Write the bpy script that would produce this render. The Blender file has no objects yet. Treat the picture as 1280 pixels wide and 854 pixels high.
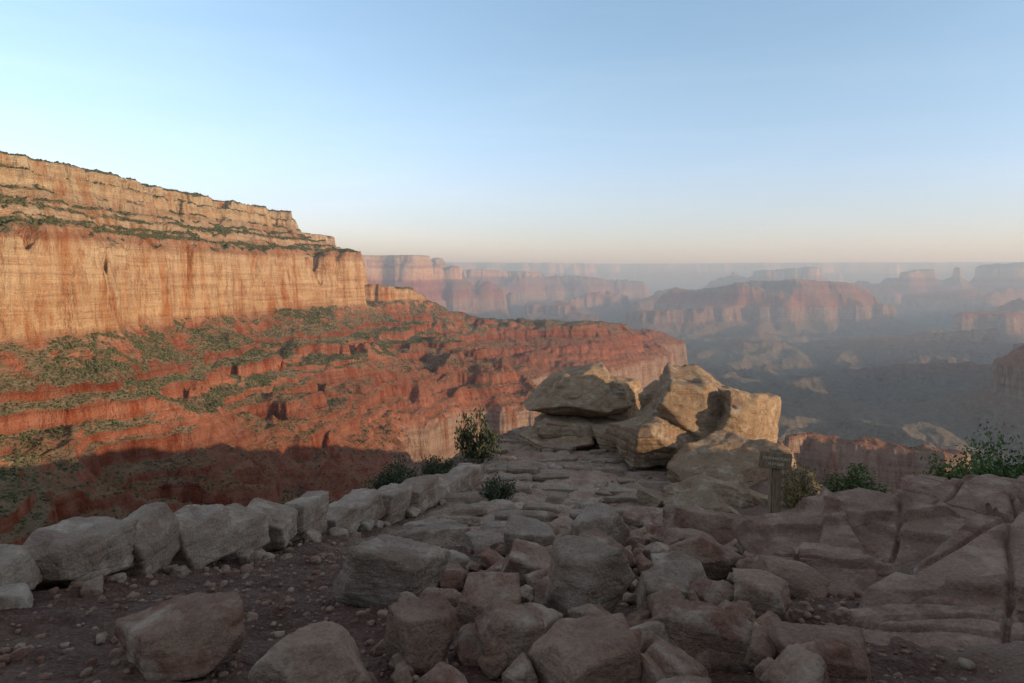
import bpy, bmesh, math, random, time
import numpy as np
from mathutils import Vector, Matrix, Euler
T0=time.time()
scene=bpy.context.scene
scene.view_settings.view_transform='Standard'
scene.view_settings.look='None'
scene.view_settings.exposure=0

# ---------------------------------------------------------------- noise
_r=np.random.RandomState(7)
PT=_r.permutation(256).astype(np.int32)
_a=_r.rand(256)*2*np.pi
G2=np.stack([np.cos(_a),np.sin(_a)],1).astype(np.float32)
_g=_r.normal(size=(256,3)); G3=(_g/np.linalg.norm(_g,axis=1)[:,None]).astype(np.float32)
def pn2(x,y,s=0):
    x=np.asarray(x,dtype=np.float64)+s*17.37; y=np.asarray(y,dtype=np.float64)+s*9.71
    xi=np.floor(x); yi=np.floor(y)
    fx=(x-xi).astype(np.float32); fy=(y-yi).astype(np.float32)
    xi=xi.astype(np.int32); yi=yi.astype(np.int32)
    u=fx*fx*fx*(fx*(fx*6-15)+10); v=fy*fy*fy*(fy*(fy*6-15)+10)
    def g(a,b):
        i=PT[(PT[(xi+a)&255]+yi+b)&255]; gg=G2[i]
        return gg[...,0]*(fx-a)+gg[...,1]*(fy-b)
    n0=g(0,0)*(1-u)+g(1,0)*u; n1=g(0,1)*(1-u)+g(1,1)*u
    return (n0*(1-v)+n1*v)*1.4
def pn3(p,s=0):
    p=np.asarray(p,dtype=np.float64)+s*13.17
    pi=np.floor(p); f=(p-pi).astype(np.float32); pi=pi.astype(np.int32)
    w=f*f*f*(f*(f*6-15)+10)
    out=0
    for a in (0,1):
        for b in (0,1):
            for c in (0,1):
                i=PT[(PT[(PT[(pi[:,0]+a)&255]+pi[:,1]+b)&255]+pi[:,2]+c)&255]
                g=G3[i]
                d=g[:,0]*(f[:,0]-a)+g[:,1]*(f[:,1]-b)+g[:,2]*(f[:,2]-c)
                out=out+d*(w[:,0] if a else 1-w[:,0])*(w[:,1] if b else 1-w[:,1])*(w[:,2] if c else 1-w[:,2])
    return out*1.5
def fbm3(p,o=4,s=0):
    r=0;a=1
    for i in range(o):
        r=r+a*pn3(p*(2**i),s+i); a*=.5
    return r
def fbm2(x,y,o=4,s=0):
    r=0;a=1
    for i in range(o):
        r=r+a*pn2(x*(2**i),y*(2**i),s+i); a*=.5
    return r
def sstep(a,b,x):
    t=np.clip((x-a)/(b-a),0,1); return t*t*(3-2*t)

# ---------------------------------------------------------------- mesh helpers
def grid_faces(nr,nc,wrap=False):
    i=np.arange(nr-1)[:,None]; j=np.arange(nc if wrap else nc-1)[None,:]
    j2=(j+1)%nc
    a=i*nc+j; b=i*nc+j2; c=(i+1)*nc+j2; d=(i+1)*nc+j
    return np.stack([a,b,c,d],-1).reshape(-1,4)
def mesh_from(name,verts,faces,mat=None,smooth=True,attrs=None,origin=None):
    verts=np.asarray(verts,dtype=np.float32)
    if origin is not None: verts=verts-np.asarray(origin,dtype=np.float32)
    faces=np.asarray(faces,dtype=np.int32); k=faces.shape[1]
    me=bpy.data.meshes.new(name)
    me.vertices.add(len(verts)); me.vertices.foreach_set('co',verts.ravel())
    me.loops.add(faces.size); me.loops.foreach_set('vertex_index',faces.ravel())
    me.polygons.add(len(faces))
    me.polygons.foreach_set('loop_start',np.arange(0,faces.size,k,dtype=np.int32))
    me.polygons.foreach_set('loop_total',np.full(len(faces),k,dtype=np.int32))
    me.polygons.foreach_set('use_smooth',np.full(len(faces),smooth,dtype=bool))
    me.update(calc_edges=True)
    if attrs:
        for n,a in attrs.items():
            at=me.attributes.new(n,'FLOAT','POINT'); at.data.foreach_set('value',np.asarray(a,dtype=np.float32).ravel())
    ob=bpy.data.objects.new(name,me)
    if origin is not None: ob.location=origin
    scene.collection.objects.link(ob)
    if mat: me.materials.append(mat)
    return ob
class Acc:
    def __init__(s): s.v=[];s.f=[];s.n=0
    def add(s,v,f): s.v.append(v); s.f.append(f+s.n); s.n+=len(v)
    def make(s,name,mat,smooth=True,origin=None): return mesh_from(name,np.concatenate(s.v),np.concatenate(s.f),mat,smooth,origin=origin)
_ico={}
def ico(sub):
    if sub not in _ico:
        bm=bmesh.new(); bmesh.ops.create_icosphere(bm,subdivisions=sub,radius=1)
        bm.verts.ensure_lookup_table()
        v=np.array([x.co[:] for x in bm.verts]); f=np.array([[q.index for q in x.verts] for x in bm.faces]); bm.free()
        v/=np.linalg.norm(v,axis=1)[:,None]
        _ico[sub]=(v,f)
    return _ico[sub]

# ---------------------------------------------------------------- node helpers
def new_mat(name):
    m=bpy.data.materials.new(name); m.use_nodes=True
    nt=m.node_tree; b=nt.nodes['Principled BSDF']; b.inputs['Roughness'].default_value=.9
    b.inputs['Specular IOR Level'].default_value=.2
    return m,nt,b
class N:
    def __init__(s,nt): s.nt=nt
    def node(s,t,**k):
        n=s.nt.nodes.new(t)
        for a,b in k.items(): setattr(n,a,b)
        return n
    def set(s,sock,v):
        if isinstance(v,bpy.types.NodeSocket): s.nt.links.new(v,sock)
        else:
            if isinstance(v,(tuple,list)) and len(v)==3 and sock.type=='RGBA': v=(*v,1)
            sock.default_value=v
    def math(s,op,a,b=0.,c=None,clamp=False):
        n=s.node('ShaderNodeMath',operation=op,use_clamp=clamp); s.set(n.inputs[0],a); s.set(n.inputs[1],b)
        if c is not None: s.set(n.inputs[2],c)
        return n.outputs[0]
    def mix(s,f,a,b,blend='MIX'):
        n=s.node('ShaderNodeMix',data_type='RGBA',blend_type=blend); s.set(n.inputs[0],f); s.set(n.inputs[6],a); s.set(n.inputs[7],b)
        return n.outputs[2]
    def noise(s,vec,scale,detail=4,rough=.55,dist=0):
        n=s.node('ShaderNodeTexNoise'); s.set(n.inputs['Vector'],vec); n.inputs['Scale'].default_value=scale
        n.inputs['Detail'].default_value=detail; n.inputs['Roughness'].default_value=rough; n.inputs['Distortion'].default_value=dist
        return n.outputs['Fac']
    def vor(s,vec,scale,feature='F1'):
        n=s.node('ShaderNodeTexVoronoi',feature=feature); s.set(n.inputs['Vector'],vec); n.inputs['Scale'].default_value=scale
        return n
    def scale(s,vec,sc):
        n=s.node('ShaderNodeVectorMath',operation='MULTIPLY'); s.set(n.inputs[0],vec); n.inputs[1].default_value=sc
        return n.outputs[0]
    def ramp(s,f,stops,interp='LINEAR'):
        n=s.node('ShaderNodeValToRGB'); cr=n.color_ramp; cr.interpolation=interp
        while len(cr.elements)<len(stops): cr.elements.new(.5)
        for e,(p,c) in zip(cr.elements,stops):
            e.position=p; e.color=(*c,1) if len(c)==3 else c
        s.set(n.inputs[0],f); return n.outputs[0]
    def mr(s,f,a,b,c=0.,d=1.):
        n=s.node('ShaderNodeMapRange',clamp=True); s.set(n.inputs[0],f)
        for i,v in enumerate((a,b,c,d)): n.inputs[i+1].default_value=v
        return n.outputs[0]
    def bump(s,h,dist,strength=1.,normal=None):
        n=s.node('ShaderNodeBump'); s.set(n.inputs['Height'],h); n.inputs['Distance'].default_value=dist; n.inputs['Strength'].default_value=strength
        if normal is not None: s.set(n.inputs['Normal'],normal)
        return n.outputs[0]

# ---------------------------------------------------------------- materials
def rock_material(name,c1,c2,stain,stain_amt=.5,bump=.03,lay=1.0,pale_amt=.55,palec=(.62,.50,.37)):
    m,nt,b=new_mat(name); n=N(nt)
    geo=n.node('ShaderNodeNewGeometry'); P=geo.outputs['Position']
    oi=n.node('ShaderNodeObjectInfo')
    a=n.noise(P,1.3,4,.6); a2=n.noise(P,6,4,.68)
    col=n.mix(n.mr(a,.38,.62),c1,c2)
    col=n.mix(n.mr(oi.outputs['Random'],0,1,0,.5),col,tuple(x*.7 for x in c2))
    st=n.noise(n.scale(P,(1,1,2.2)),1.9,5,.7)
    col=n.mix(n.mr(st,.50,.62,0,stain_amt),col,stain)
    col=n.mix(n.mr(a2,.3,.7,.0,.6),col,n.mix(1.,col,(.55,.55,.55),'MULTIPLY'))
    fine=n.noise(P,38,4,.78)
    col=n.mix(n.mr(fine,.38,.66,0,.6),col,n.mix(1.,col,(.45,.42,.40),'MULTIPLY'))
    pale=n.noise(P,3.1,5,.68)
    col=n.mix(n.mr(pale,.53,.66,0,pale_amt),col,palec)
    nt.links.new(col,b.inputs['Base Color'])
    layer=n.noise(n.scale(P,(.6,.6,9)),1.5,3,.6)
    cr=n.vor(P,1.1,'DISTANCE_TO_EDGE').outputs['Distance']
    crack=n.mr(cr,0,.012)
    h=n.math('ADD',n.math('MULTIPLY',a2,1.),n.math('MULTIPLY',fine,.5))
    h=n.math('ADD',h,n.math('MULTIPLY',layer,.6*lay))
    h=n.math('ADD',h,n.math('MULTIPLY',crack,.10))
    nt.links.new(n.bump(h,bump,1.),b.inputs['Normal'])
    return m
M_wall=rock_material('pale_limestone',(.58,.45,.34),(.43,.305,.215),(.27,.12,.07),.4,.065)
M_bould=rock_material('tan_limestone',(.51,.335,.225),(.37,.215,.142),(.26,.09,.052),.65,.065,1.,.5)
M_point=rock_material('buff_sandstone',(.60,.425,.26),(.50,.325,.195),(.29,.14,.08),.4,.11,1.4)
M_slab=rock_material('pink_sandstone',(.48,.31,.215),(.36,.215,.15),(.17,.075,.048),.5,.045,.5,.4,(.56,.42,.31))

def ground_material():
    m,nt,b=new_mat('soil_and_trail'); n=N(nt)
    P=n.node('ShaderNodeNewGeometry').outputs['Position']
    at=n.node('ShaderNodeAttribute',attribute_name='trail').outputs['Fac']
    rk=n.node('ShaderNodeAttribute',attribute_name='rocky').outputs['Fac']
    a=n.noise(P,2.,5,.65); f=n.noise(P,24,4,.75); v=n.vor(P,30).outputs['Distance']
    soil=n.mix(n.mr(a,.35,.65),(.085,.038,.025),(.14,.078,.052))
    soil=n.mix(n.mr(f,.5,.72,0,.5),soil,(.22,.15,.11))
    tr=n.mix(n.mr(a,.35,.65),(.38,.24,.165),(.54,.40,.29))
    tr=n.mix(n.mr(f,.4,.7,0,.5),tr,(.25,.15,.105))
    rockc=n.mix(n.mr(a,.35,.65),(.26,.15,.10),(.33,.225,.16))
    col=n.mix(n.math('ADD',at,n.math('MULTIPLY',n.math('SUBTRACT',f,.5),.8),clamp=True),soil,tr)
    col=n.mix(rk,col,rockc)
    nt.links.new(col,b.inputs['Base Color'])
    h=n.math('ADD',n.math('MULTIPLY',f,.8),n.math('MULTIPLY',v,-.8)); h=n.math('ADD',h,n.math('MULTIPLY',a,1.2))
    nt.links.new(n.bump(h,.045,1.),b.inputs['Normal'])
    return m
M_ground=ground_material()

def canyon_material():
    m,nt,b=new_mat('canyon_strata'); n=N(nt)
    geo=n.node('ShaderNodeNewGeometry'); P=geo.outputs['Position']
    sep=n.node('ShaderNodeSeparateXYZ'); nt.links.new(P,sep.inputs[0])
    sn=n.node('ShaderNodeSeparateXYZ'); nt.links.new(geo.outputs['True Normal'],sn.inputs[0])
    dip=n.math('MULTIPLY',n.math('MAXIMUM',n.math('SUBTRACT',sep.outputs[1],5000.),0.),.012)
    z=n.math('SUBTRACT',sep.outputs[2],dip)
    wob=n.noise(P,.004,3,.6)
    zz=n.math('ADD',z,n.math('MULTIPLY',n.math('SUBTRACT',wob,.5),30.))
    t=n.mr(zz,-1000,300)
    def p(zv): return (zv+1000)/1300
    K=(.62,.45,.27);C=(.62,.39,.215);R=(.45,.185,.108);D=(.30,.12,.074)
    strata=n.ramp(t,[(p(-980),(.12,.10,.09)),(p(-800),(.17,.13,.11)),(p(-700),(.24,.19,.14)),(p(-560),(.28,.22,.165)),
        (p(-505),(.38,.27,.20)),(p(-380),(.42,.29,.21)),(p(-360),R),(p(-250),D),(p(-200),R),(p(-150),D),(p(-110),R),(p(-92),(.48,.27,.16)),
        (p(-84),C),(p(-20),(.64,.42,.24)),(p(50),(.64,.44,.265)),(p(62),(.46,.26,.16)),(p(80),(.48,.29,.18)),(p(100),(.58,.41,.26)),(p(150),(.50,.345,.215)),(p(165),K),(p(215),(.64,.48,.30))])
    bed=n.noise(n.scale(P,(.004,.004,.08)),1.,5,.72,.3)
    strata=n.mix(n.mr(bed,.44,.62,0,.6),strata,n.mix(1.,strata,(.62,.52,.47),'MULTIPLY'))
    bed2=n.noise(n.scale(P,(.008,.008,.22)),1.,3,.6,.4)
    strata=n.mix(n.mr(bed2,.52,.68,0,.4),strata,n.mix(1.,strata,(1.2,1.25,1.3),'MULTIPLY'))
    st=n.noise(n.scale(P,(.035,.035,.006)),1.,5,.7,.4)
    big=n.noise(P,.006,2,.6)
    strata=n.mix(n.math('MULTIPLY',n.mr(st,.45,.60,0,.95),n.mr(big,.38,.58,.35,1.)),strata,n.mix(1.,strata,(.72,.43,.29),'MULTIPLY'))
    dk=n.noise(n.scale(P,(.08,.08,.02)),1.,5,.78,.4)
    strata=n.mix(n.mr(dk,.52,.68,0,.75),strata,n.mix(1.,strata,(.48,.38,.34),'MULTIPLY'))
    nz=n.math('ABSOLUTE',sn.outputs[2])
    tal=n.mr(nz,.60,.78)
    redz=n.mr(n.math('ADD',zz,n.math('MULTIPLY',n.math('SUBTRACT',n.noise(P,.006,4,.65),.5),200.)),-275,-190)
    low=n.mr(zz,-620,-420)
    talc=n.mix(redz,(.345,.155,.09),(.33,.25,.16))
    talc=n.mix(low,(.23,.19,.145),talc)
    tn=n.noise(P,.03,5,.75)
    talc=n.mix(n.mr(tn,.4,.62,0,.7),talc,n.mix(1.,talc,(.62,.55,.48),'MULTIPLY'))
    vz=n.mr(n.noise(P,.012,3,.6),.34,.50,.35,1.)
    veg=n.vor(P,.16).outputs['Distance']; veg2=n.vor(P,.33).outputs['Distance']
    vm=n.math('MAXIMUM',n.mr(veg,.30,.42,1,0),n.mr(veg2,.26,.38,.9,0))
    vegm=n.math('MULTIPLY',vm,n.math('MULTIPLY',n.mr(zz,-340,-170,.35,1.),vz))
    vegm=n.math('MULTIPLY',vegm,n.mr(nz,.55,.7))
    wash=n.math('MULTIPLY',n.math('MULTIPLY',redz,low),tal)
    col=n.mix(n.math('MULTIPLY',tal,.88),strata,talc)
    col=n.mix(n.math('MULTIPLY',wash,.38),col,(.17,.16,.09))
    col=n.mix(vegm,col,(.09,.085,.042))
    nt.links.new(col,b.inputs['Base Color'])
    h=n.math('ADD',n.math('MULTIPLY',n.noise(P,.05,6,.75),1.3),n.math('MULTIPLY',bed,1.))
    h=n.math('ADD',h,n.math('MULTIPLY',st,.8)); h=n.math('ADD',h,n.math('MULTIPLY',dk,1.))
    nt.links.new(n.bump(h,12.,1.),b.inputs['Normal'])
    b.inputs['Specular IOR Level'].default_value=.05
    return m
M_canyon=canyon_material()

def leaf_material(name,c1,c2):
    m,nt,b=new_mat(name); n=N(nt)
    r=n.node('ShaderNodeNewGeometry').outputs['Random Per Island']
    nt.links.new(n.mix(r,c1,c2),b.inputs['Base Color'])
    return m
M_shrub=leaf_material('juniper_green',(.045,.05,.022),(.10,.10,.045))
M_leaf=leaf_material('leaf_green',(.05,.085,.025),(.12,.17,.05))
M_leafd=leaf_material('leaf_olive',(.04,.05,.024),(.09,.095,.048))
M_leafy=leaf_material('leaf_yellow',(.16,.12,.05),(.30,.22,.10))
def wood_material():
    m,nt,b=new_mat('weathered_wood'); n=N(nt)
    tc=n.node('ShaderNodeTexCoord').outputs['Object']
    g=n.noise(n.scale(tc,(14,14,1.6)),3,6,.7,.6)
    nt.links.new(n.mix(n.mr(g,.35,.65),(.13,.085,.05),(.32,.225,.145)),b.inputs['Base Color'])
    nt.links.new(n.bump(g,.006,1.),b.inputs['Normal'])
    return m
M_wood=wood_material()
m_,nt_,b_=new_mat('bark'); b_.inputs['Base Color'].default_value=(.09,.065,.045,1); M_bark=m_
m_,nt_,b_=new_mat('routed_letters'); b_.inputs['Base Color'].default_value=(.58,.52,.36,1); M_letter=m_

# ---------------------------------------------------------------- canyon terrain
PR=np.array([(-6000,240),(-600,226),(-40,216),(0,208),(5,186),(18,180),(23,158),(44,148),(49,134),(105,106),(111,94),(172,72),(184,62),(190,56),(200,-20),(208,-88),(262,-128),(300,-150),(303,-162),(335,-174),(339,-198),(385,-212),(388,-221),(410,-228),(415,-255),(462,-270),(465,-277),(490,-286),(496,-312),(530,-322),(534,-333),(580,-350),(640,-376),(652,-495),(662,-508),(900,-590),(1500,-640),(3200,-700),(3260,-800),(3700,-960),(6000,-985),(90000,-1000)],dtype=float)
SM=np.array([p for p in PR if not (300<=p[0]<640)],dtype=float)
def prof(d): return np.interp(d,PR[:,0],PR[:,1])
def prof_s(d): return np.interp(d,SM[:,0],SM[:,1])
def iprof(z): return np.interp(-z,-PR[:,1],PR[:,0])
A=[(-9000,-9000),(-1700,-2500),(-1085,-300),(-930,500),(-862,1050),(-822,1500),(-772,1950),(-722,2200),(-820,2430),(-1250,2850),(-1350,3200),(-980,3400),(-930,3650),(-1180,4200),(-2900,6200),(-3000,7500),(-1900,8800),(-1300,9500),(-1600,11500),(-6000,14000),(-30000,14000),(-60000,-9000)]
Nr=[(-60000,30000),(-20000,22000),(-9000,19500),(-4500,17500),(-2500,20500),(1200,21500),(3500,26500),(6500,25500),(8000,21500),(12500,20000),(15000,16500),(30000,13000),(90000,12000),(90000,90000),(-60000,90000)]
S=[(1500,-9000),(700,-1800),(560,-1000),(1000,-1300),(2500,-2200),(9000,-2500),(20000,-5000),(20000,-9000)]
def polydist(x,y,poly):
    d=np.full(x.shape,1e12); ins=np.zeros(x.shape,bool); n=len(poly)
    for i in range(n):
        ax,ay=poly[i]; bx,by=poly[(i+1)%n]
        ex,ey=bx-ax,by-ay
        t=np.clip(((x-ax)*ex+(y-ay)*ey)/(ex*ex+ey*ey),0,1)
        d=np.minimum(d,(x-ax-t*ex)**2+(y-ay-t*ey)**2)
        if ay!=by:
            c=((ay>y)!=(by>y))&(x<(bx-ax)*(y-ay)/(by-ay)+ax); ins^=c
    d=np.sqrt(d); return np.where(ins,-d,d)
def linefeat(x,y,pts,w):
    best=np.full(x.shape,1e12); top=np.zeros(x.shape)
    for (ax,ay,az),(bx,by,bz) in zip(pts[:-1],pts[1:]):
        ex,ey=bx-ax,by-ay
        t=np.clip(((x-ax)*ex+(y-ay)*ey)/(ex*ex+ey*ey),0,1)
        d=np.sqrt((x-ax-t*ex)**2+(y-ay-t*ey)**2)-w
        zt=az+(bz-az)*t
        v=np.maximum(d,0)+iprof(zt); m=v<best
        best=np.where(m,v,best); top=np.where(m,zt,top)
    return best,top
RIDGES=[
 ([(-560,2450,-40),(-430,2650,-60),(-300,2800,-150),(-120,2900,-195),(250,3000,-215),(520,3350,-250),(720,3800,-310)],50),
 ([(2450,8300,-200),(2900,8100,-105),(3300,7900,-90),(3700,8200,-130),(4300,8600,-270),(5000,9400,-330)],60),
 ([(3100,7900,-150),(3000,7300,-330),(2900,6900,-470)],20),
 ([(3700,8100,-200),(3900,7500,-360),(4000,7000,-480)],15),
 ([(1500,7400,-420),(1900,7300,-380),(2500,7700,-360)],90),
 ([(1700,6000,-620),(2050,5600,-560),(2200,6200,-580),(2900,7800,-300)],20),
 ([(4500,6300,-360),(5000,6600,-300),(5600,6900,-260),(7500,8200,-150)],50),
 ([(6000,11500,-60),(7300,11200,60),(9000,11000,190),(12000,11500,230)],200),
 ([(2350,2900,-265),(2750,3200,-235)],40),
 ([(3600,3500,-250),(2800,3900,-420),(2250,4200,-560),(1800,4300,-610)],15),
 ([(4800,4500,-200),(3900,5100,-380),(3200,5500,-500),(2500,5900,-600)],25),
 ([(1950,3450,-615),(2250,3600,-600)],10),
 ([(1400,4700,-650),(1750,4500,-630)],10),
 ([(2100,4900,-640),(2500,4800,-600),(3000,4700,-540)],10),
 ([(900,5200,-660),(1100,5900,-600),(900,6500,-560),(700,7600,-480),(600,8600,-420),(900,9800,-330),(1500,10500,-290)],40),
 ([(-200,6000,-600),(-700,7000,-420),(-1200,8200,-200)],30),
 ([(-1500,12000,60),(500,12800,-40),(2200,13200,-180)],120),
 ([(4200,13500,-40),(5200,13000,20),(6200,14000,80)],120),
 ([(3000,10800,-300),(3600,11200,-200),(4500,11600,-160)],60),
 ([(5800,9600,-330),(6800,9500,-200),(8500,9600,-90)],60),
 ([(1800,9500,-420),(2300,9900,-320),(2500,10600,-260)],30),
]
OWN=[(900,-1900,215),(560,-1000,205),(330,-520,170),(110,-170,62),(30,-50,16),(6,-14,-2),(1,5,-7),(3,22,-12),(60,200,-55),(150,650,-125),(300,1100,-250),(500,1480,-376),(700,1640,-384),(960,1470,-384)]
def terrain(x,y):
    r=np.hypot(x,y)
    q=sstep(30,500,r)
    w1=pn2(x/1000,y/1000,1)*170+pn2(x/380,y/380,2)*120
    w2=(np.abs(pn2(x/170,y/170,3))-.25)*120+(np.abs(pn2(x/62,y/62,4))-.25)*36+pn2(x/23,y/23,5)*9+pn2(x/10,y/10,15)*3.5
    w4=pn2(x/85,y/85,18)*38+pn2(x/34,y/34,19)*18
    far=sstep(3500,9000,r)
    w1=w1*(1+1.6*far)
    w3=(np.abs(pn2(x/2200,y/2200,6))-.25)*900*far+(np.abs(pn2(x/800,y/800,7))-.25)*260*far
    led=sstep(-.18,.12,fbm2(x/150,y/150,3,24)+.15)
    WX=[0,30,90,170,205,235,300,900]; WY=[1.1,.95,.6,.75,.75,.45,.62,1.]
    def P_(e): 
        a=prof(e); b=prof_s(e); return b+(a-b)*led
    def wig(d,k=1.): 
        a=np.clip(.35+np.maximum(d,0)/380,.35,1.7)
        e=d+k*(w1*a+w3*np.clip(.35+np.maximum(d,0)/700,.35,1.3))
        e2=e+k*w2*np.interp(e,WX,WY)
        return e2+w4*sstep(8,40,e2)*sstep(202,170,e2)
    z=P_(wig(np.minimum(polydist(x,y,A),polydist(x,y,S))))
    dip=.012*np.maximum(y-5000,0)
    z=np.maximum(z,P_(wig(polydist(x,y,Nr),1.6)))
    for pts,w in RIDGES:
        d,tp=linefeat(x,y,pts,w); o=min(iprof(p[2]) for p in pts)
        z=np.maximum(z,np.minimum(P_(wig(d-o,.55)+o),tp+14+pn2(x/90,y/90,16)*14))
    d,tp=linefeat(x,y,OWN,5)
    z=np.maximum(z,np.minimum(P_(d+q*.5*(w1*.5+w2*.6)),tp+q*pn2(x/60,y/60,17)*10))
    zb=z+pn2(x/260,y/260,9)*7
    per=17.
    f=zb/per; fl=np.floor(f); fr=f-fl
    st=(fl+sstep(.0,.4,fr))*per-(zb-z)
    mask=sstep(-190,-215,z)*sstep(-640,-600,z)*.35*led+sstep(60,75,z)*sstep(205,190,z)*.35
    z=z*(1-mask)+st*mask
    rough=sstep(60,600,r)
    z=z+rough*(pn2(x/80,y/80,10)*5-np.abs(pn2(x/40,y/40,11))*7+pn2(x/12,y/12,12)*1.)*np.where(z>206,.6,1)
    low=sstep(-520,-640,z)
    z=z-low*(np.abs(fbm2(x/1000,y/1000,4,20)))*190+low*(.25-np.abs(fbm2(x/320,y/320,3,22)))*60
    return z+dip
NC=1150
az=np.concatenate([np.radians(np.linspace(-42,42,NC)),np.radians(np.linspace(42,318,200))[1:-1]])
rr=np.concatenate([np.geomspace(14,550,120)[:-1],np.geomspace(550,3300,800)[:-1],np.geomspace(3300,13000,330)[:-1],np.geomspace(13000,70000,90)])
X=(rr[:,None]*np.sin(az)[None,:]); Y=(rr[:,None]*np.cos(az)[None,:])
Z=np.empty_like(X)
for i in range(0,len(rr),200): Z[i:i+200]=terrain(X[i:i+200],Y[i:i+200])
R_=np.hypot(X,Y)
Z=np.where(R_<48,np.minimum(Z,-7-np.maximum(0,(48-R_))*.12),Z)
faces=grid_faces(len(rr),len(az),True)[:,::-1]
canyon=mesh_from('canyon_terrain',np.stack([X,Y,Z],-1).reshape(-1,3),faces,M_canyon,True)
print('terrain',time.time()-T0)

# scrub scattered over rim and slopes (one mesh)
rng=np.random.RandomState(3)
i0,i1=119,917
Zs=Z[i0:i1,:NC]; Xs=X[i0:i1,:NC]; Ys=Y[i0:i1,:NC]
dr=np.gradient(Zs,axis=0)/np.gradient(rr[i0:i1])[:,None]
da=np.gradient(Zs,axis=1)/(rr[i0:i1][:,None]*math.radians(84/(NC-1)))
sl=np.hypot(dr,da)
area=np.gradient(rr[i0:i1])[:,None]*rr[i0:i1][:,None]*math.radians(84/(NC-1))
clump=fbm2(Xs/120,Ys/120,3,31)
dens=np.where(Zs>198,.06,np.where(Zs>58,.085,np.where(Zs>-60,0,np.where(Zs>-220,.055,.016))))
dens=dens*np.clip(.8+clump*1.7,0.12,2)*(sl<1.)*np.where(Xs>100,.3,1)*np.where((Zs>206)&(Xs<-1100),.1,1)*np.where(Ys>2600,.4,1)
pr=dens*area
sel=rng.rand(*pr.shape)<pr
xs,ys,zs=Xs[sel],Ys[sel],Zs[sel]
k=len(xs)
if k>120000:
    s_=rng.choice(k,120000,False); xs,ys,zs=xs[s_],ys[s_],zs[s_]; k=120000
iv,if_=ico(1)
sz=rng.uniform(.8,2.3,k)*np.where(zs>60,1.4,1.)
jit=rng.uniform(.6,1.25,(k,len(iv),1))
V=iv[None]*jit*sz[:,None,None]*np.array([1,1,.85])+np.stack([xs,ys,zs+sz*.45],-1)[:,None,:]
F=(if_[None]+np.arange(k)[:,None,None]*len(iv)).reshape(-1,3)
mesh_from('canyon_scrub',V.reshape(-1,3),F,M_shrub,False)

# ---------------------------------------------------------------- foreground ground
BY=np.array([-12,0,3,4,5,6,7,8,9,10,11.4,13,15,18,20,24,30])
BZ=np.array([-.6,-1.45,-1.9,-2.15,-2.38,-2.64,-2.95,-3.25,-3.53,-3.8,-4.2,-4.5,-4.8,-5.0,-5.1,-5.3,-6])
LY=[-12,4,6,10,13,15.5,18,20,23,25.5]; LX=[-4.7,-4.3,-4.3,-3.9,-3.1,-2.5,-1.9,-1.3,0,1.4]
RY=[-12,6,8,9.5,11,14,18,22,25.5]; RX=[40,14,9.5,8.2,6.6,6.4,7.4,6.6,3.2]
def trailmask(x,y):
    c=np.interp(y,[0,5,8,11,14,18,22,25],[-1.9,-1.8,-1.2,-.2,.7,1.3,1.8,2.2])
    w=np.interp(y,[0,5,8,11,14,18,22,25],[1.2,1.2,1.3,1.5,2.2,2.5,1.8,1.2])
    return sstep(w+.5,w-.4,np.abs(x-c)+.35*fbm2(x*.9,y*.9,3,47))*sstep(7.5,10.5,y+.6*fbm2(x*.5,y*.5,2,48))
def ground(x,y):
    x=np.asarray(x,float); y=np.asarray(y,float)
    z=np.interp(y,BY,BZ)
    z=z+.03*np.clip(x-2.3,0,5)*sstep(13,9,y)+.02*np.clip(x-3,0,2)*sstep(9,6,y)
    z=z+.05*np.sin(x*.9+1)*sstep(4,8,y)
    q=y/1.15+.25*pn2(x*.5,y*.2,41); fr=q-np.floor(q)
    tm=trailmask(x,y)
    z=z+tm*(.22*(fr-sstep(0.0,.08,fr))+.03)
    z=z+.09*fbm2(x*.8,y*.8,4,42)*(1-.5*tm)+.035*fbm2(x*5,y*5,3,43)
    xl=np.interp(y,LY,LX)+.25*pn2(y*.8,x*0,44); xr=np.interp(y,RY,RX)+.3*pn2(y*.7,x*0,45)
    t=np.maximum(np.maximum(xl-x,x-xr),y-25.5); t=np.maximum(t,0)
    z=z-1.5*t-.3*np.minimum(t,1)
    hx=.80*y+10.5
    ht=np.interp(y,[-12,0,5,8,10,12,15,18,24,40],[4,2.7,1.2,-.9,-2.3,-3.4,-4.6,-7,-12,-25])
    ht=ht+.4*fbm2(x*.35,y*.35,3,46)
    hill=ht-1.3*np.maximum(0,hx-x)-.25*np.maximum(0,x-hx-5)
    return np.maximum(z,hill)
gx=np.concatenate([np.arange(-14,-4,.16),np.arange(-4,7.5,.045),np.arange(7.5,44,.2)])
gy=np.concatenate([np.arange(-12,2,.2),np.arange(2,26,.045),np.arange(26,36,.2)])
GX,GY=np.meshgrid(gx,gy)
GZ=ground(GX,GY); TM=trailmask(GX,GY)
rocky=sstep(2.0,3.0,GX+.5*fbm2(GX,GY,3,50))*.6
rocky=np.maximum(rocky,sstep(17,20,GY)*.4)
GZ=GZ+TM*.035*np.clip(pn2(GX*2.2,GY*3.5,49)*3,-1,1)
mesh_from('ground',np.stack([GX,GY,GZ],-1).reshape(-1,3),grid_faces(len(gy),len(gx)),M_ground,True,{'trail':TM,'rocky':rocky})
print('ground',time.time()-T0)

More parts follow.
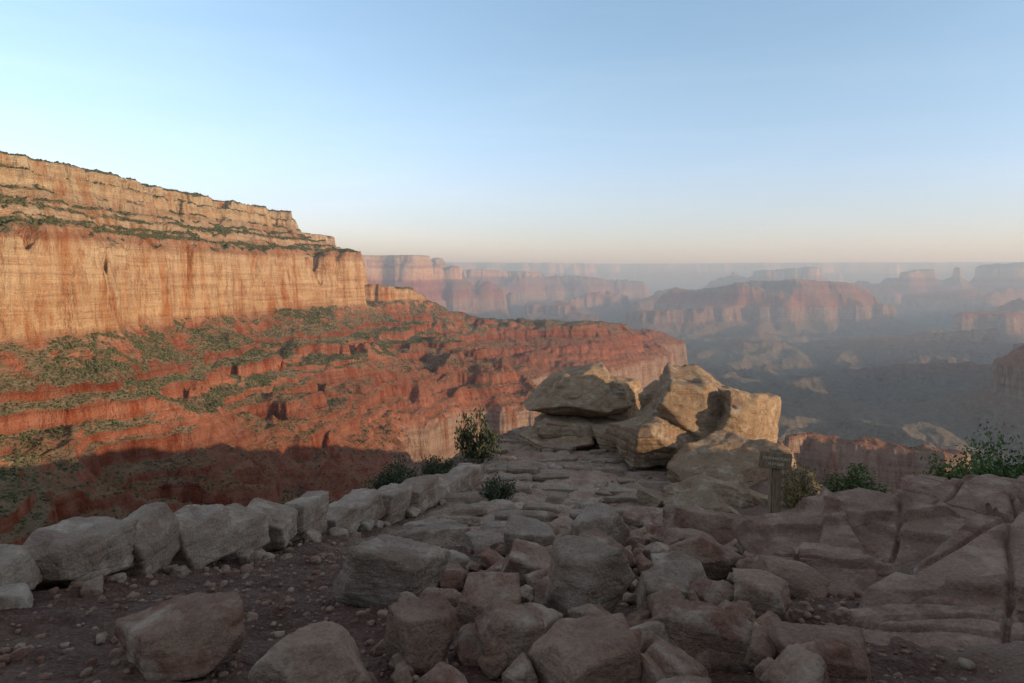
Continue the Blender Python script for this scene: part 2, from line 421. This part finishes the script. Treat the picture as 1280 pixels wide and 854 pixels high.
# ---------------------------------------------------------------- rocks
def rock(seed,dims,rot=(0,0,0),loc=(0,0,0),sub=5,npl=9,k=90,noise=.025,box=True,lay=.02,chip=.7,extra=(),sq=.17,flat=1.):
    rs=np.random.RandomState(seed)
    d,f=ico(sub)
    pl=[];ds=[]
    if box:
        for ax in range(3):
            for s in (-1,1):
                n=np.zeros(3); n[ax]=s; n+=rs.normal(0,sq,3); n/=np.linalg.norm(n); pl.append(n); ds.append(rs.uniform(.68,.90) if sq>.1 else rs.uniform(.74,.84))
    for i in range(npl):
        n=rs.normal(size=3); n/=np.linalg.norm(n); pl.append(n); ds.append(rs.uniform(.84,1.1))
    for v,dd in extra:
        n=np.array(v,float); n/=np.linalg.norm(n); pl.append(n); ds.append(dd)
    pl=np.array(pl); ds=np.array(ds)
    c=d@pl.T
    c=c+.02*flat*pn3(d*2.3+seed*.7,4)[:,None]
    r=np.where(c>.08,ds/np.maximum(c,.08),9)
    r=np.minimum(r,6)
    r0=r.min(1); r=r0-np.log(np.exp(-k*(r-r0[:,None])).sum(1))/k
    p=d*r[:,None]
    p=p/np.abs(p).max(0)
    p=p*np.array(dims)/2
    s=np.mean(dims)
    nn=fbm3(p*(2.2/s)+seed*.37,5,seed%17)
    ch=pn3(p*(3.0/s)+seed*.91,9)
    ch=(np.floor(ch*4)+sstep(.0,.18,ch*4-np.floor(ch*4)))/4
    p=p+d*(nn*noise*s+ch*chip*.05*s)[:,None]
    zz=p[:,2]/s*9+.6*pn3(p/s*1.5,3)
    st=np.abs((zz%1)-.5)*2
    p[:,:2]*=(1-lay*np.clip(1-st*2.5,0,1))[:,None]
    p=p+d*(pn3(p*(14./max(s,.5)),5)*.006*min(s,2)+flat*pn3(p*(6/s),8)*.010*s)[:,None]
    M=np.array(Euler([math.radians(a) for a in rot]).to_matrix())
    return p@M.T+np.array(loc),f
def rock_ob(name,seed,dims,rot,loc,mat,**kw):
    v,f=rock(seed,dims,rot,(0,0,0),**kw)
    o=mesh_from(name,v,f,mat,True); o.location=loc; return o
def slab_ob(seed,dims,rot,loc,mat):
    # bedded slab: broken straight-sided outline, flat bedding plane split by straight joints into plates
    rs=np.random.RandomState(seed)
    hx,hy,hz=[q/2 for q in dims]
    m=6; nrm=[(math.cos(a),math.sin(a)) for a in (np.arange(m)*2*np.pi/m+rs.normal(0,.2,m)+.3)]; dd=rs.uniform(.76,1.,m)
    nr_,na_=90,240
    tt=np.linspace(0,2*np.pi,na_,endpoint=False)
    R=np.min([np.where(np.cos(tt)*n_[0]+np.sin(tt)*n_[1]>.12,d_/np.maximum(np.cos(tt)*n_[0]+np.sin(tt)*n_[1],.12),9) for n_,d_ in zip(nrm,dd)],axis=0); R=np.minimum(R,1.35)
    R=R*(1+.02*pn2(np.cos(tt)*5+seed,np.sin(tt)*5,3)+.012*pn2(np.cos(tt)*16,np.sin(tt)*16+seed,4))
    faults=[(rs.uniform(0,np.pi),rs.uniform(-.7,.7)*min(hx,hy),rs.choice([-1,1])*rs.uniform(.03,.10)) for _ in range(5)]
    joints=[(rs.uniform(.3,.9) if j<2 else rs.uniform(1.8,2.4),rs.uniform(-.7,.7)*min(hx,hy)) for j in range(4)]
    rows=[]
    for rq in np.linspace(0.0,1,nr_):
        x=np.cos(tt)*R*rq*hx; y=np.sin(tt)*R*rq*hy
        wob=.05*pn2(x*2,y*2,54)
        z=hz+.025*fbm2(x*.7+seed,y*.7,3,53)+.008*fbm2(x*5,y*5,3,56)
        for a,o,am in faults: z=z+am*sstep(-.012,.02,x*math.cos(a)+y*math.sin(a)-o+wob)
        for a,o in joints: z=z-.06*sstep(.028,.004,np.abs(x*math.cos(a)+y*math.sin(a)-o+wob))
        z=z-.05*sstep(.955,1.,rq)
        rows.append(np.stack([x,y,z],1))
    zt=rows[-1][:,2].copy()
    for tq in np.linspace(0.03,1,24):
        zq=zt-tq*(2*hz)
        lq=zq*8+seed*.7+.5*pn2(np.cos(tt)*2,np.sin(tt)*2,57)
        lay_=(np.floor(lq)*.618)%1*.035-.03*sstep(.14,.02,np.abs((lq%1)-.5)*2-.0)
        k_=1+lay_+.015*pn2(np.cos(tt)*9,np.sin(tt)*9+zq*5,55)-.03*tq
        rows.append(np.stack([np.cos(tt)*R*hx*k_,np.sin(tt)*R*hy*k_,zq],1))
    P=np.concatenate(rows); f=grid_faces(len(rows),na_,True)
    M=np.array(Euler([math.radians(a) for a in rot]).to_matrix())
    o=mesh_from('rock_slab',P@M.T,f,mat,True); o.location=loc; return o
def on_ground(x,y,h,sink=.25): return float(ground(x,y))+h*(.5-sink)

path=np.array([(-3.75,2.6),(-3.55,4.4),(-3.75,5.6),(-3.45,7.0),(-3.2,8.6),(-2.95,10.2),(-2.55,11.8),(-1.95,13.2),(-1.45,14.6),(-1.15,15.4)])
seg=np.hypot(*np.diff(path,axis=0).T); cum=np.concatenate([[0],np.cumsum(seg)])
acc=Acc(); s=0.; rs=random.Random(12); i=0
while s<cum[-1]:
    L=rs.uniform(.75,1.15)
    c=s+L/2; x=np.interp(c,cum,path[:,0]); y=np.interp(c,cum,path[:,1])
    x2=np.interp(c+.2,cum,path[:,0]); y2=np.interp(c+.2,cum,path[:,1]); x1=np.interp(c-.2,cum,path[:,0]); y1=np.interp(c-.2,cum,path[:,1])
    yaw=math.degrees(math.atan2(y2-y1,x2-x1))
    h=rs.uniform(.54,.68)
    if c<2.4: h*=.62; x-=.25
    v,f=rock(100+i,(L*1.12,rs.uniform(.58,.74),h),(rs.uniform(-5,5),rs.uniform(-6,6),yaw+rs.uniform(-7,7)),(x,y,on_ground(x,y,h,.08)),sub=5,npl=5,noise=.04,k=70,sq=.13)
    acc.add(v,f)
    for j in range(2):
        hh=rs.uniform(.08,.2); ox=rs.uniform(.3,.5); oy=rs.uniform(-.5,.5)
        xx=x+ox; yy=y+oy
        v,f=rock(200+i*4+j,(hh*1.6,hh*1.3,hh),(rs.uniform(-15,15),rs.uniform(-15,15),rs.uniform(0,180)),(xx,yy,on_ground(xx,yy,hh,.2)),sub=4)
        acc.add(v,f)
    s+=L*1.0; i+=1
acc.make('stone_wall',M_wall)

BL=[(-1.66,3.5,.66,.5,.36,1,(8,-6,20)),(-.9,3.15,.5,.45,.34,2,(0,6,-10)),(-.88,4.95,.72,.5,.42,3,(-8,10,-12)),(-.50,3.55,.36,.36,.38,4,(5,0,30)),
(.0,3.5,.34,.45,.40,5,(14,6,15)),(.50,4.45,.52,.45,.56,6,(10,20,35)),(.38,3.1,.5,.4,.36,7,(0,-12,10)),(1.05,3.7,.62,.45,.36,8,(-6,14,-20)),
(1.05,4.7,.42,.36,.36,9,(20,0,10)),(1.7,6.1,.62,.45,.40,10,(0,12,25)),(2.55,8.8,1.0,.75,.56,11,(0,14,10)),(1.35,5.4,.5,.45,.32,12,(10,0,-20)),
(.75,6.1,.55,.45,.42,13,(0,-10,40)),(.15,5.4,.5,.45,.32,14,(0,8,5)),(.2,6.9,.55,.45,.38,15,(5,8,0)),(1.6,4.4,.45,.36,.30,16,(0,10,60)),
(.95,7.5,.72,.55,.45,18,(8,-10,25)),(1.9,7.4,.72,.55,.38,19,(0,16,15)),(-.15,4.3,.4,.4,.34,20,(0,0,0)),
(.75,3.7,.3,.3,.26,21,(0,0,20)),(1.55,3.4,.55,.45,.28,22,(0,0,0)),(2.1,5.2,.55,.45,.28,23,(0,14,0)),(-.25,8.1,.6,.45,.26,24,(0,0,10)),
(2.9,10.0,.9,.7,.4,25,(0,14,20)),(2.2,10.6,.9,.7,.36,26,(0,6,-20)),(-.55,5.9,.36,.3,.24,27,(0,0,0)),(.45,8.6,.5,.45,.26,28,(0,0,50))]
for x,y,w,d,h,sd,rt in BL:
    rock_ob('boulder',300+sd,(w*1.08,d*1.05,h*1.12),rt,(x,y,on_ground(x,y,h,.15)),M_bould if sd%3 else M_wall,sub=5,npl=12,noise=.03,k=130,sq=.24)

acc=Acc(); rs=random.Random(5)
def inpile(x,y): return -.9<x<2.6 and 2.8<y<10.5 and x<(.6+.28*y) and x>(-1.2+.12*y)
n=0
while n<300:
    x=rs.uniform(-1,3.4); y=rs.uniform(2.6,11)
    if not inpile(x,y): continue
    h=rs.choice([rs.uniform(.05,.13),rs.uniform(.10,.24)])
    v,f=rock(1000+n,(h*rs.uniform(1.1,1.9),h*rs.uniform(1,1.4),h),(rs.uniform(-30,30),rs.uniform(-30,30),rs.uniform(0,360)),(x,y,on_ground(x,y,h,.12)),sub=4 if h>.12 else 3,k=90,sq=.25)
    acc.add(v,f); n+=1
acc.make('rubble',M_bould)
acc=Acc(); pv=[rock(2000+i,(1,.8,.6),sub=2,npl=6) for i in range(8)]
for i in range(7000):
    if i%3: x=rs.uniform(-3.6,3.4); y=rs.uniform(2.4,11)
    else: x=rs.uniform(-2.5,7); y=rs.uniform(4,24)
    s_=min(.16,.012+rs.expovariate(1/.022)); a=rs.uniform(0,6.28)
    v,f=pv[i%8]; c,s2=math.cos(a),math.sin(a)
    vv=v*s_; vv=np.stack([vv[:,0]*c-vv[:,1]*s2,vv[:,0]*s2+vv[:,1]*c,vv[:,2]],1)
    acc.add(vv+np.array([x,y,float(ground(x,y))+s_*.1]),f)
acc.make('gravel',M_bould)
# trail stones: some sunk flagstones and a riser row at each step
acc=Acc(); n=0
while n<60:
    x=rs.uniform(-3,5.2); y=rs.uniform(9,24)
    if float(trailmask(x,y))<.5: continue
    w=rs.uniform(.35,1.1)
    v,f=rock(4000+n,(w,w*rs.uniform(.5,.9),.14),(rs.uniform(-4,4),rs.uniform(-4,4),rs.uniform(-35,35)),(x,y,float(ground(x,y))+rs.uniform(-.06,-.03)),sub=4,npl=8,lay=0)
    acc.add(v,f); n+=1
for kq in range(8,20):
    x=-3.
    while x<4.6:
        w=rs.uniform(.4,1.15)
        y=1.15*(kq-.25*float(pn2(x*.5,kq*1.15*.2,41)))+.03
        if float(trailmask(x,y))>.4 and rs.random()<.75:
            v,f=rock(5000+n,(w*1.05,rs.uniform(.22,.40),rs.uniform(.18,.24)),(rs.uniform(-5,5),rs.uniform(-4,4),rs.uniform(-14,14)),(x,y+.10*rs.uniform(-1,1),float(ground(x,y-.25))+rs.uniform(.0,.05)),sub=4,npl=7,lay=0)
            acc.add(v,f); n+=1
        x+=w*1.02
acc.make('trail_paving',M_wall)

SL=[(6.4,8.9,2.8,2.2,.9,(2,4,20),-3.3,1),(5.95,10.1,2.3,1.8,.6,(2,-10,12),-3.9,2),(3.6,6.5,2.4,2.8,.6,(4,-11,30),-3.0,3),
(3.15,4.25,3.9,1.5,.8,(3,-10,26),-2.42,4),(5.2,7.3,2.9,2.4,.7,(4,-10,14),-3.0,5),(4.7,5.7,2.9,1.9,.7,(4,-11,28),-2.56,7),
(4.3,8.5,2.2,1.7,.45,(3,-9,40),-3.58,8),(7.3,10.4,2.4,1.8,.7,(0,-4,0),-4.0,9),(2.6,5.5,1.5,1.2,.4,(0,-12,50),-2.68,10)]
for x,y,w,d,h,rt,z,sd in SL:
    slab_ob(500+sd,(w,d,h),rt,(x,y,z),M_slab)

F1=((.74,-.6,.3),.50); F2=((.35,-.9,.25),.66); F3=((.55,-.2,.8),.60)
LN=[((-.75,-.1,.66),.62),((-.75,.1,-.66),.62),((-.6,-.6,.5),.66),((-.6,-.55,-.55),.62),((.45,-.8,.4),.60)]
PB=[('balanced_boulder',(1.95,22,-3.85),(3.5,2.7,1.45),(0,-15,6),1,LN),('boulder',(3.6,22,-4.0),(1.4,1.5,1.4),(0,10,0),2,[F1]),
('rock_ledge',(2.5,21.6,-4.72),(3.6,2.6,.55),(0,2,0),3,[]),('rock_ledge',(1.4,21,-5.0),(3.2,2.6,.5),(0,-6,20),4,[]),
('boulder',(5.3,19.3,-3.85),(3.3,2.6,2.4),(0,12,0),5,[F1,F3]),('boulder',(6.35,19,-4.35),(2.6,2.4,2.5),(0,18,0),6,[F1,F2]),('boulder',(3.95,18.2,-4.35),(2.6,2.2,1.7),(0,-8,0),7,[F1,F3]),
('rock_ledge',(5.2,16.6,-4.75),(3.0,2.0,1.0),(6,-16,30),8,[]),('rock_ledge',(4.3,15.2,-5.0),(2.2,1.6,.8),(4,-14,10),9,[]),('boulder',(5.0,14.4,-4.9),(1.9,1.3,1.0),(0,20,40),10,[]),
('rock_ledge',(3.4,20.2,-4.9),(2.2,1.8,.7),(0,4,0),11,[]),('rock_ledge',(.2,20.2,-5.35),(2.4,1.8,.5),(0,-8,10),12,[]),('boulder',(4.7,20.6,-3.8),(1.8,1.5,1.3),(0,-10,0),13,[F1]),
('boulder',(3.5,12.9,-4.5),(1.5,1.0,.6),(0,-14,10),14,[]),('boulder',(3.0,13.8,-4.6),(1.0,.8,.5),(0,10,30),15,[]),('boulder',(6.9,17.6,-5.0),(1.6,1.4,1.1),(0,16,20),16,[F1])]
for nm,loc,dm,rt,sd,ex in PB:
    rock_ob(nm,700+sd,dm,rt,loc,M_point,sub=6,npl=8,k=90,noise=.05,lay=.03,extra=ex,chip=1.1)
print('rocks',time.time()-T0)

# ---------------------------------------------------------------- sign
def box(name,dims,loc,rot,mat,bev=.01,cuts=0,seed=0):
    bm=bmesh.new(); bmesh.ops.create_cube(bm,size=1)
    bmesh.ops.scale(bm,vec=dims,verts=bm.verts)
    bmesh.ops.bevel(bm,geom=bm.edges[:],offset=bev,segments=2,affect='EDGES')
    bmesh.ops.subdivide_edges(bm,edges=[e for e in bm.edges if e.calc_length()>.12],cuts=5,use_grid_fill=True)
    rr_=random.Random(seed)
    for v in bm.verts: v.co+=Vector((rr_.uniform(-1,1),rr_.uniform(-1,1),rr_.uniform(-1,1)))*.0025
    me=bpy.data.meshes.new(name); bm.to_mesh(me); bm.free(); me.materials.append(mat)
    o=bpy.data.objects.new(name,me); o.location=loc; o.rotation_euler=[math.radians(a) for a in rot]; scene.collection.objects.link(o); return o
sx,sy=4.38,11.4; sz_=float(ground(sx,sy))+.1
sign=bpy.data.objects.new('wooden_trail_sign',None); sign.location=(sx,sy,sz_); scene.collection.objects.link(sign)
post=box('post',(.17,.15,1.6),(0,0,.45),(0,1.5,5),M_wood,.02,seed=1); post.parent=sign
brd=box('board',(.60,.045,.27),(-.02,-.105,1.09),(0,9,14),M_wood,.012,seed=2); brd.parent=sign
for i,(tx,zz) in enumerate((("OOH AAH POINT",.035),("ELEV 6660",-.055))):
    cu=bpy.data.curves.new('lettering','FONT'); cu.body=tx; cu.size=.066; cu.extrude=.002; cu.align_x='CENTER'; cu.materials.append(M_letter)
    o=bpy.data.objects.new('lettering_%d'%i,cu); o.parent=brd; o.location=(0,-.026,zz-.02); o.rotation_euler=(math.radians(90),0,0); scene.collection.objects.link(o)

# ---------------------------------------------------------------- shrubs
def bush(name,loc,w,h,mat,seed,nleaf=2600,leaf=.035,stems=14,upright=.6,spire=0.):
    rs=np.random.RandomState(seed)
    tips=[]; sv=Acc()
    for i in range(stems):
        a=rs.uniform(0,6.28); sp=rs.uniform(.1,1)**.7
        tip=np.array([math.cos(a)*w/2*sp,math.sin(a)*w/2*sp,h*rs.uniform(.55,1)*(1-.45*sp*sp)])
        p0=np.array([math.cos(a)*.04,math.sin(a)*.04,-.1]); mid=(p0+tip)/2+rs.normal(0,.05*w,3)
        prev=None
        for t in np.linspace(0,1,6):
            c=(1-t)**2*p0+2*t*(1-t)*mid+t*t*tip; r=.016*h*(1-t)+.003
            ring=np.stack([c+np.array([math.cos(q)*r,math.sin(q)*r,0]) for q in (0,2.1,4.2)])
            if prev is not None:
                sv.add(np.concatenate([prev,ring]),np.array([[0,1,4,3],[1,2,5,4],[2,0,3,5]]))
            prev=ring
            if t>.35:
                for _ in range(3): tips.append(c+rs.normal(0,.07*w,3)*np.array([1,1,.8]))
    tips=np.array(tips)
    j=.035*(1-.5*spire)
    pick=tips[rs.randint(0,len(tips),nleaf)]+rs.normal(0,j*(w+h),(nleaf,3))*np.array([1,1,1+spire])
    pick[:,2]=np.maximum(pick[:,2],.02)
    a=rs.normal(size=(nleaf,3)); a[:,2]+=upright; a/=np.linalg.norm(a,axis=1)[:,None]
    b=np.cross(a,rs.normal(size=(nleaf,3))); b/=np.linalg.norm(b,axis=1)[:,None]
    L=leaf*rs.uniform(.6,1.4,(nleaf,1))
    q=np.stack([pick-a*L,pick+b*L*.38,pick+a*L,pick-b*L*.38],1).reshape(-1,3)
    par=bpy.data.objects.new(name,None); par.location=loc; scene.collection.objects.link(par)
    o=mesh_from('foliage',q,np.arange(nleaf*4).reshape(-1,4),mat,False); o.parent=par
    o2=sv.make('stems',M_bark); o2.parent=par
    return par
g=lambda x,y: (x,y,float(ground(x,y))-.03)
bush('desert_shrub',(-.95,18.4,-5.2),1.2,1.7,M_leafd,1,2600,.05,16,2.4,1.)
bush('desert_shrub',(-2.45,14.6,-4.75),1.1,.75,M_leafd,2,4200,.035,18,1.)
bush('desert_shrub',(-1.75,16.6,-4.95),.9,.6,M_leafd,3,2800,.035,14)
bush('desert_shrub',g(-.35,14.2),.8,.6,M_leafd,4,3400,.03,14)
bush('dry_shrub',(5.6,13.4,-4.8),.85,1.15,M_leafy,5,3800,.03,22,1.2)
bush('green_shrub',(6.7,13.3,-4.65),1.0,.95,M_leaf,6,4600,.035,18)
bush('green_shrub',(7.85,11.8,-4.3),1.3,1.15,M_leaf,7,5800,.04,18)
bush('green_shrub',(8.8,12.0,-4.3),1.9,1.35,M_leaf,8,9000,.04,24)
bush('desert_shrub',(-4.1,7.6,-3.3),.7,.5,M_leafd,9,1800,.03,12)

# ---------------------------------------------------------------- haze (participating medium in the canyon)
def haze(name,x0,x1,y0,y1,z0,z1,dens,col,an=.15):
    bm=bmesh.new(); bmesh.ops.create_cube(bm,size=1)
    me=bpy.data.meshes.new(name); bm.to_mesh(me); bm.free()
    o=bpy.data.objects.new(name,me); o.scale=(x1-x0,y1-y0,z1-z0); o.location=((x0+x1)/2,(y0+y1)/2,(z0+z1)/2)
    m=bpy.data.materials.new(name); m.use_nodes=True; nt=m.node_tree; nt.nodes.clear()
    out=nt.nodes.new('ShaderNodeOutputMaterial'); v=nt.nodes.new('ShaderNodeVolumeScatter')
    v.inputs['Color'].default_value=(*col,1); v.inputs['Density'].default_value=dens; v.inputs['Anisotropy'].default_value=an
    nt.links.new(v.outputs[0],out.inputs['Volume']); me.materials.append(m); scene.collection.objects.link(o)
haze('haze',-75000,75000,700,3500,-2500,400,5.5e-5,(.64,.81,1.))
haze('haze',-75000,75000,3501,75000,-2500,620,1.2e-4,(.60,.78,1.))

# ---------------------------------------------------------------- light
EL,AZ=9.0,115.0
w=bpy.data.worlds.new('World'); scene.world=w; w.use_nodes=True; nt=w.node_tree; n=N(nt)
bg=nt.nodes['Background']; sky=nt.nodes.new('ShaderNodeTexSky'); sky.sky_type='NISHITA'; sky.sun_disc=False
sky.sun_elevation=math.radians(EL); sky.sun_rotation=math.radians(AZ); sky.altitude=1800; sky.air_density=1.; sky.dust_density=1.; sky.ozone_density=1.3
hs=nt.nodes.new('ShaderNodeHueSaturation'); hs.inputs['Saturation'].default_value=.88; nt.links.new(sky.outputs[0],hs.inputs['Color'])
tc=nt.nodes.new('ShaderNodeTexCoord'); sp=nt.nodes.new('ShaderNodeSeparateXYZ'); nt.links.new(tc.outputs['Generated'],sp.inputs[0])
tint=n.ramp(sp.outputs[2],[(0,(.58,.54,.64)),(.06,(.66,.60,.70)),(.14,(.78,.72,.76)),(.24,(.86,.85,.84)),(.375,(.88,.93,.92)),(.65,(1.45,1.18,.98)),(1,(1.6,1.22,.96))])  # upper stops, out of view, brightened and warmed as added ambient fill
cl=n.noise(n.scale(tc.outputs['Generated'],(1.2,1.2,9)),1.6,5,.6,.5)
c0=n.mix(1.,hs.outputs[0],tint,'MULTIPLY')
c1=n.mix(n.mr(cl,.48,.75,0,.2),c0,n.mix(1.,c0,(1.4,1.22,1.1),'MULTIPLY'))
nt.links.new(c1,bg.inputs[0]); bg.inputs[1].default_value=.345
sl_=bpy.data.lights.new('sun','SUN'); sl_.energy=5.; sl_.angle=math.radians(.5); sl_.color=(1,.76,.50)
so=bpy.data.objects.new('sun',sl_); scene.collection.objects.link(so)
dirv=Vector((math.sin(math.radians(AZ))*math.cos(math.radians(EL)),math.cos(math.radians(AZ))*math.cos(math.radians(EL)),math.sin(math.radians(EL))))
so.rotation_euler=dirv.to_track_quat('Z','Y').to_euler()

cam=bpy.data.cameras.new('camera'); co=bpy.data.objects.new('camera',cam); scene.collection.objects.link(co)
cam.lens=24; cam.sensor_width=36; cam.shift_y=-.064; cam.clip_start=.05; cam.clip_end=200000
co.location=(0,0,0); co.rotation_euler=(math.radians(90),0,0)
scene.camera=co
print('done',time.time()-T0)
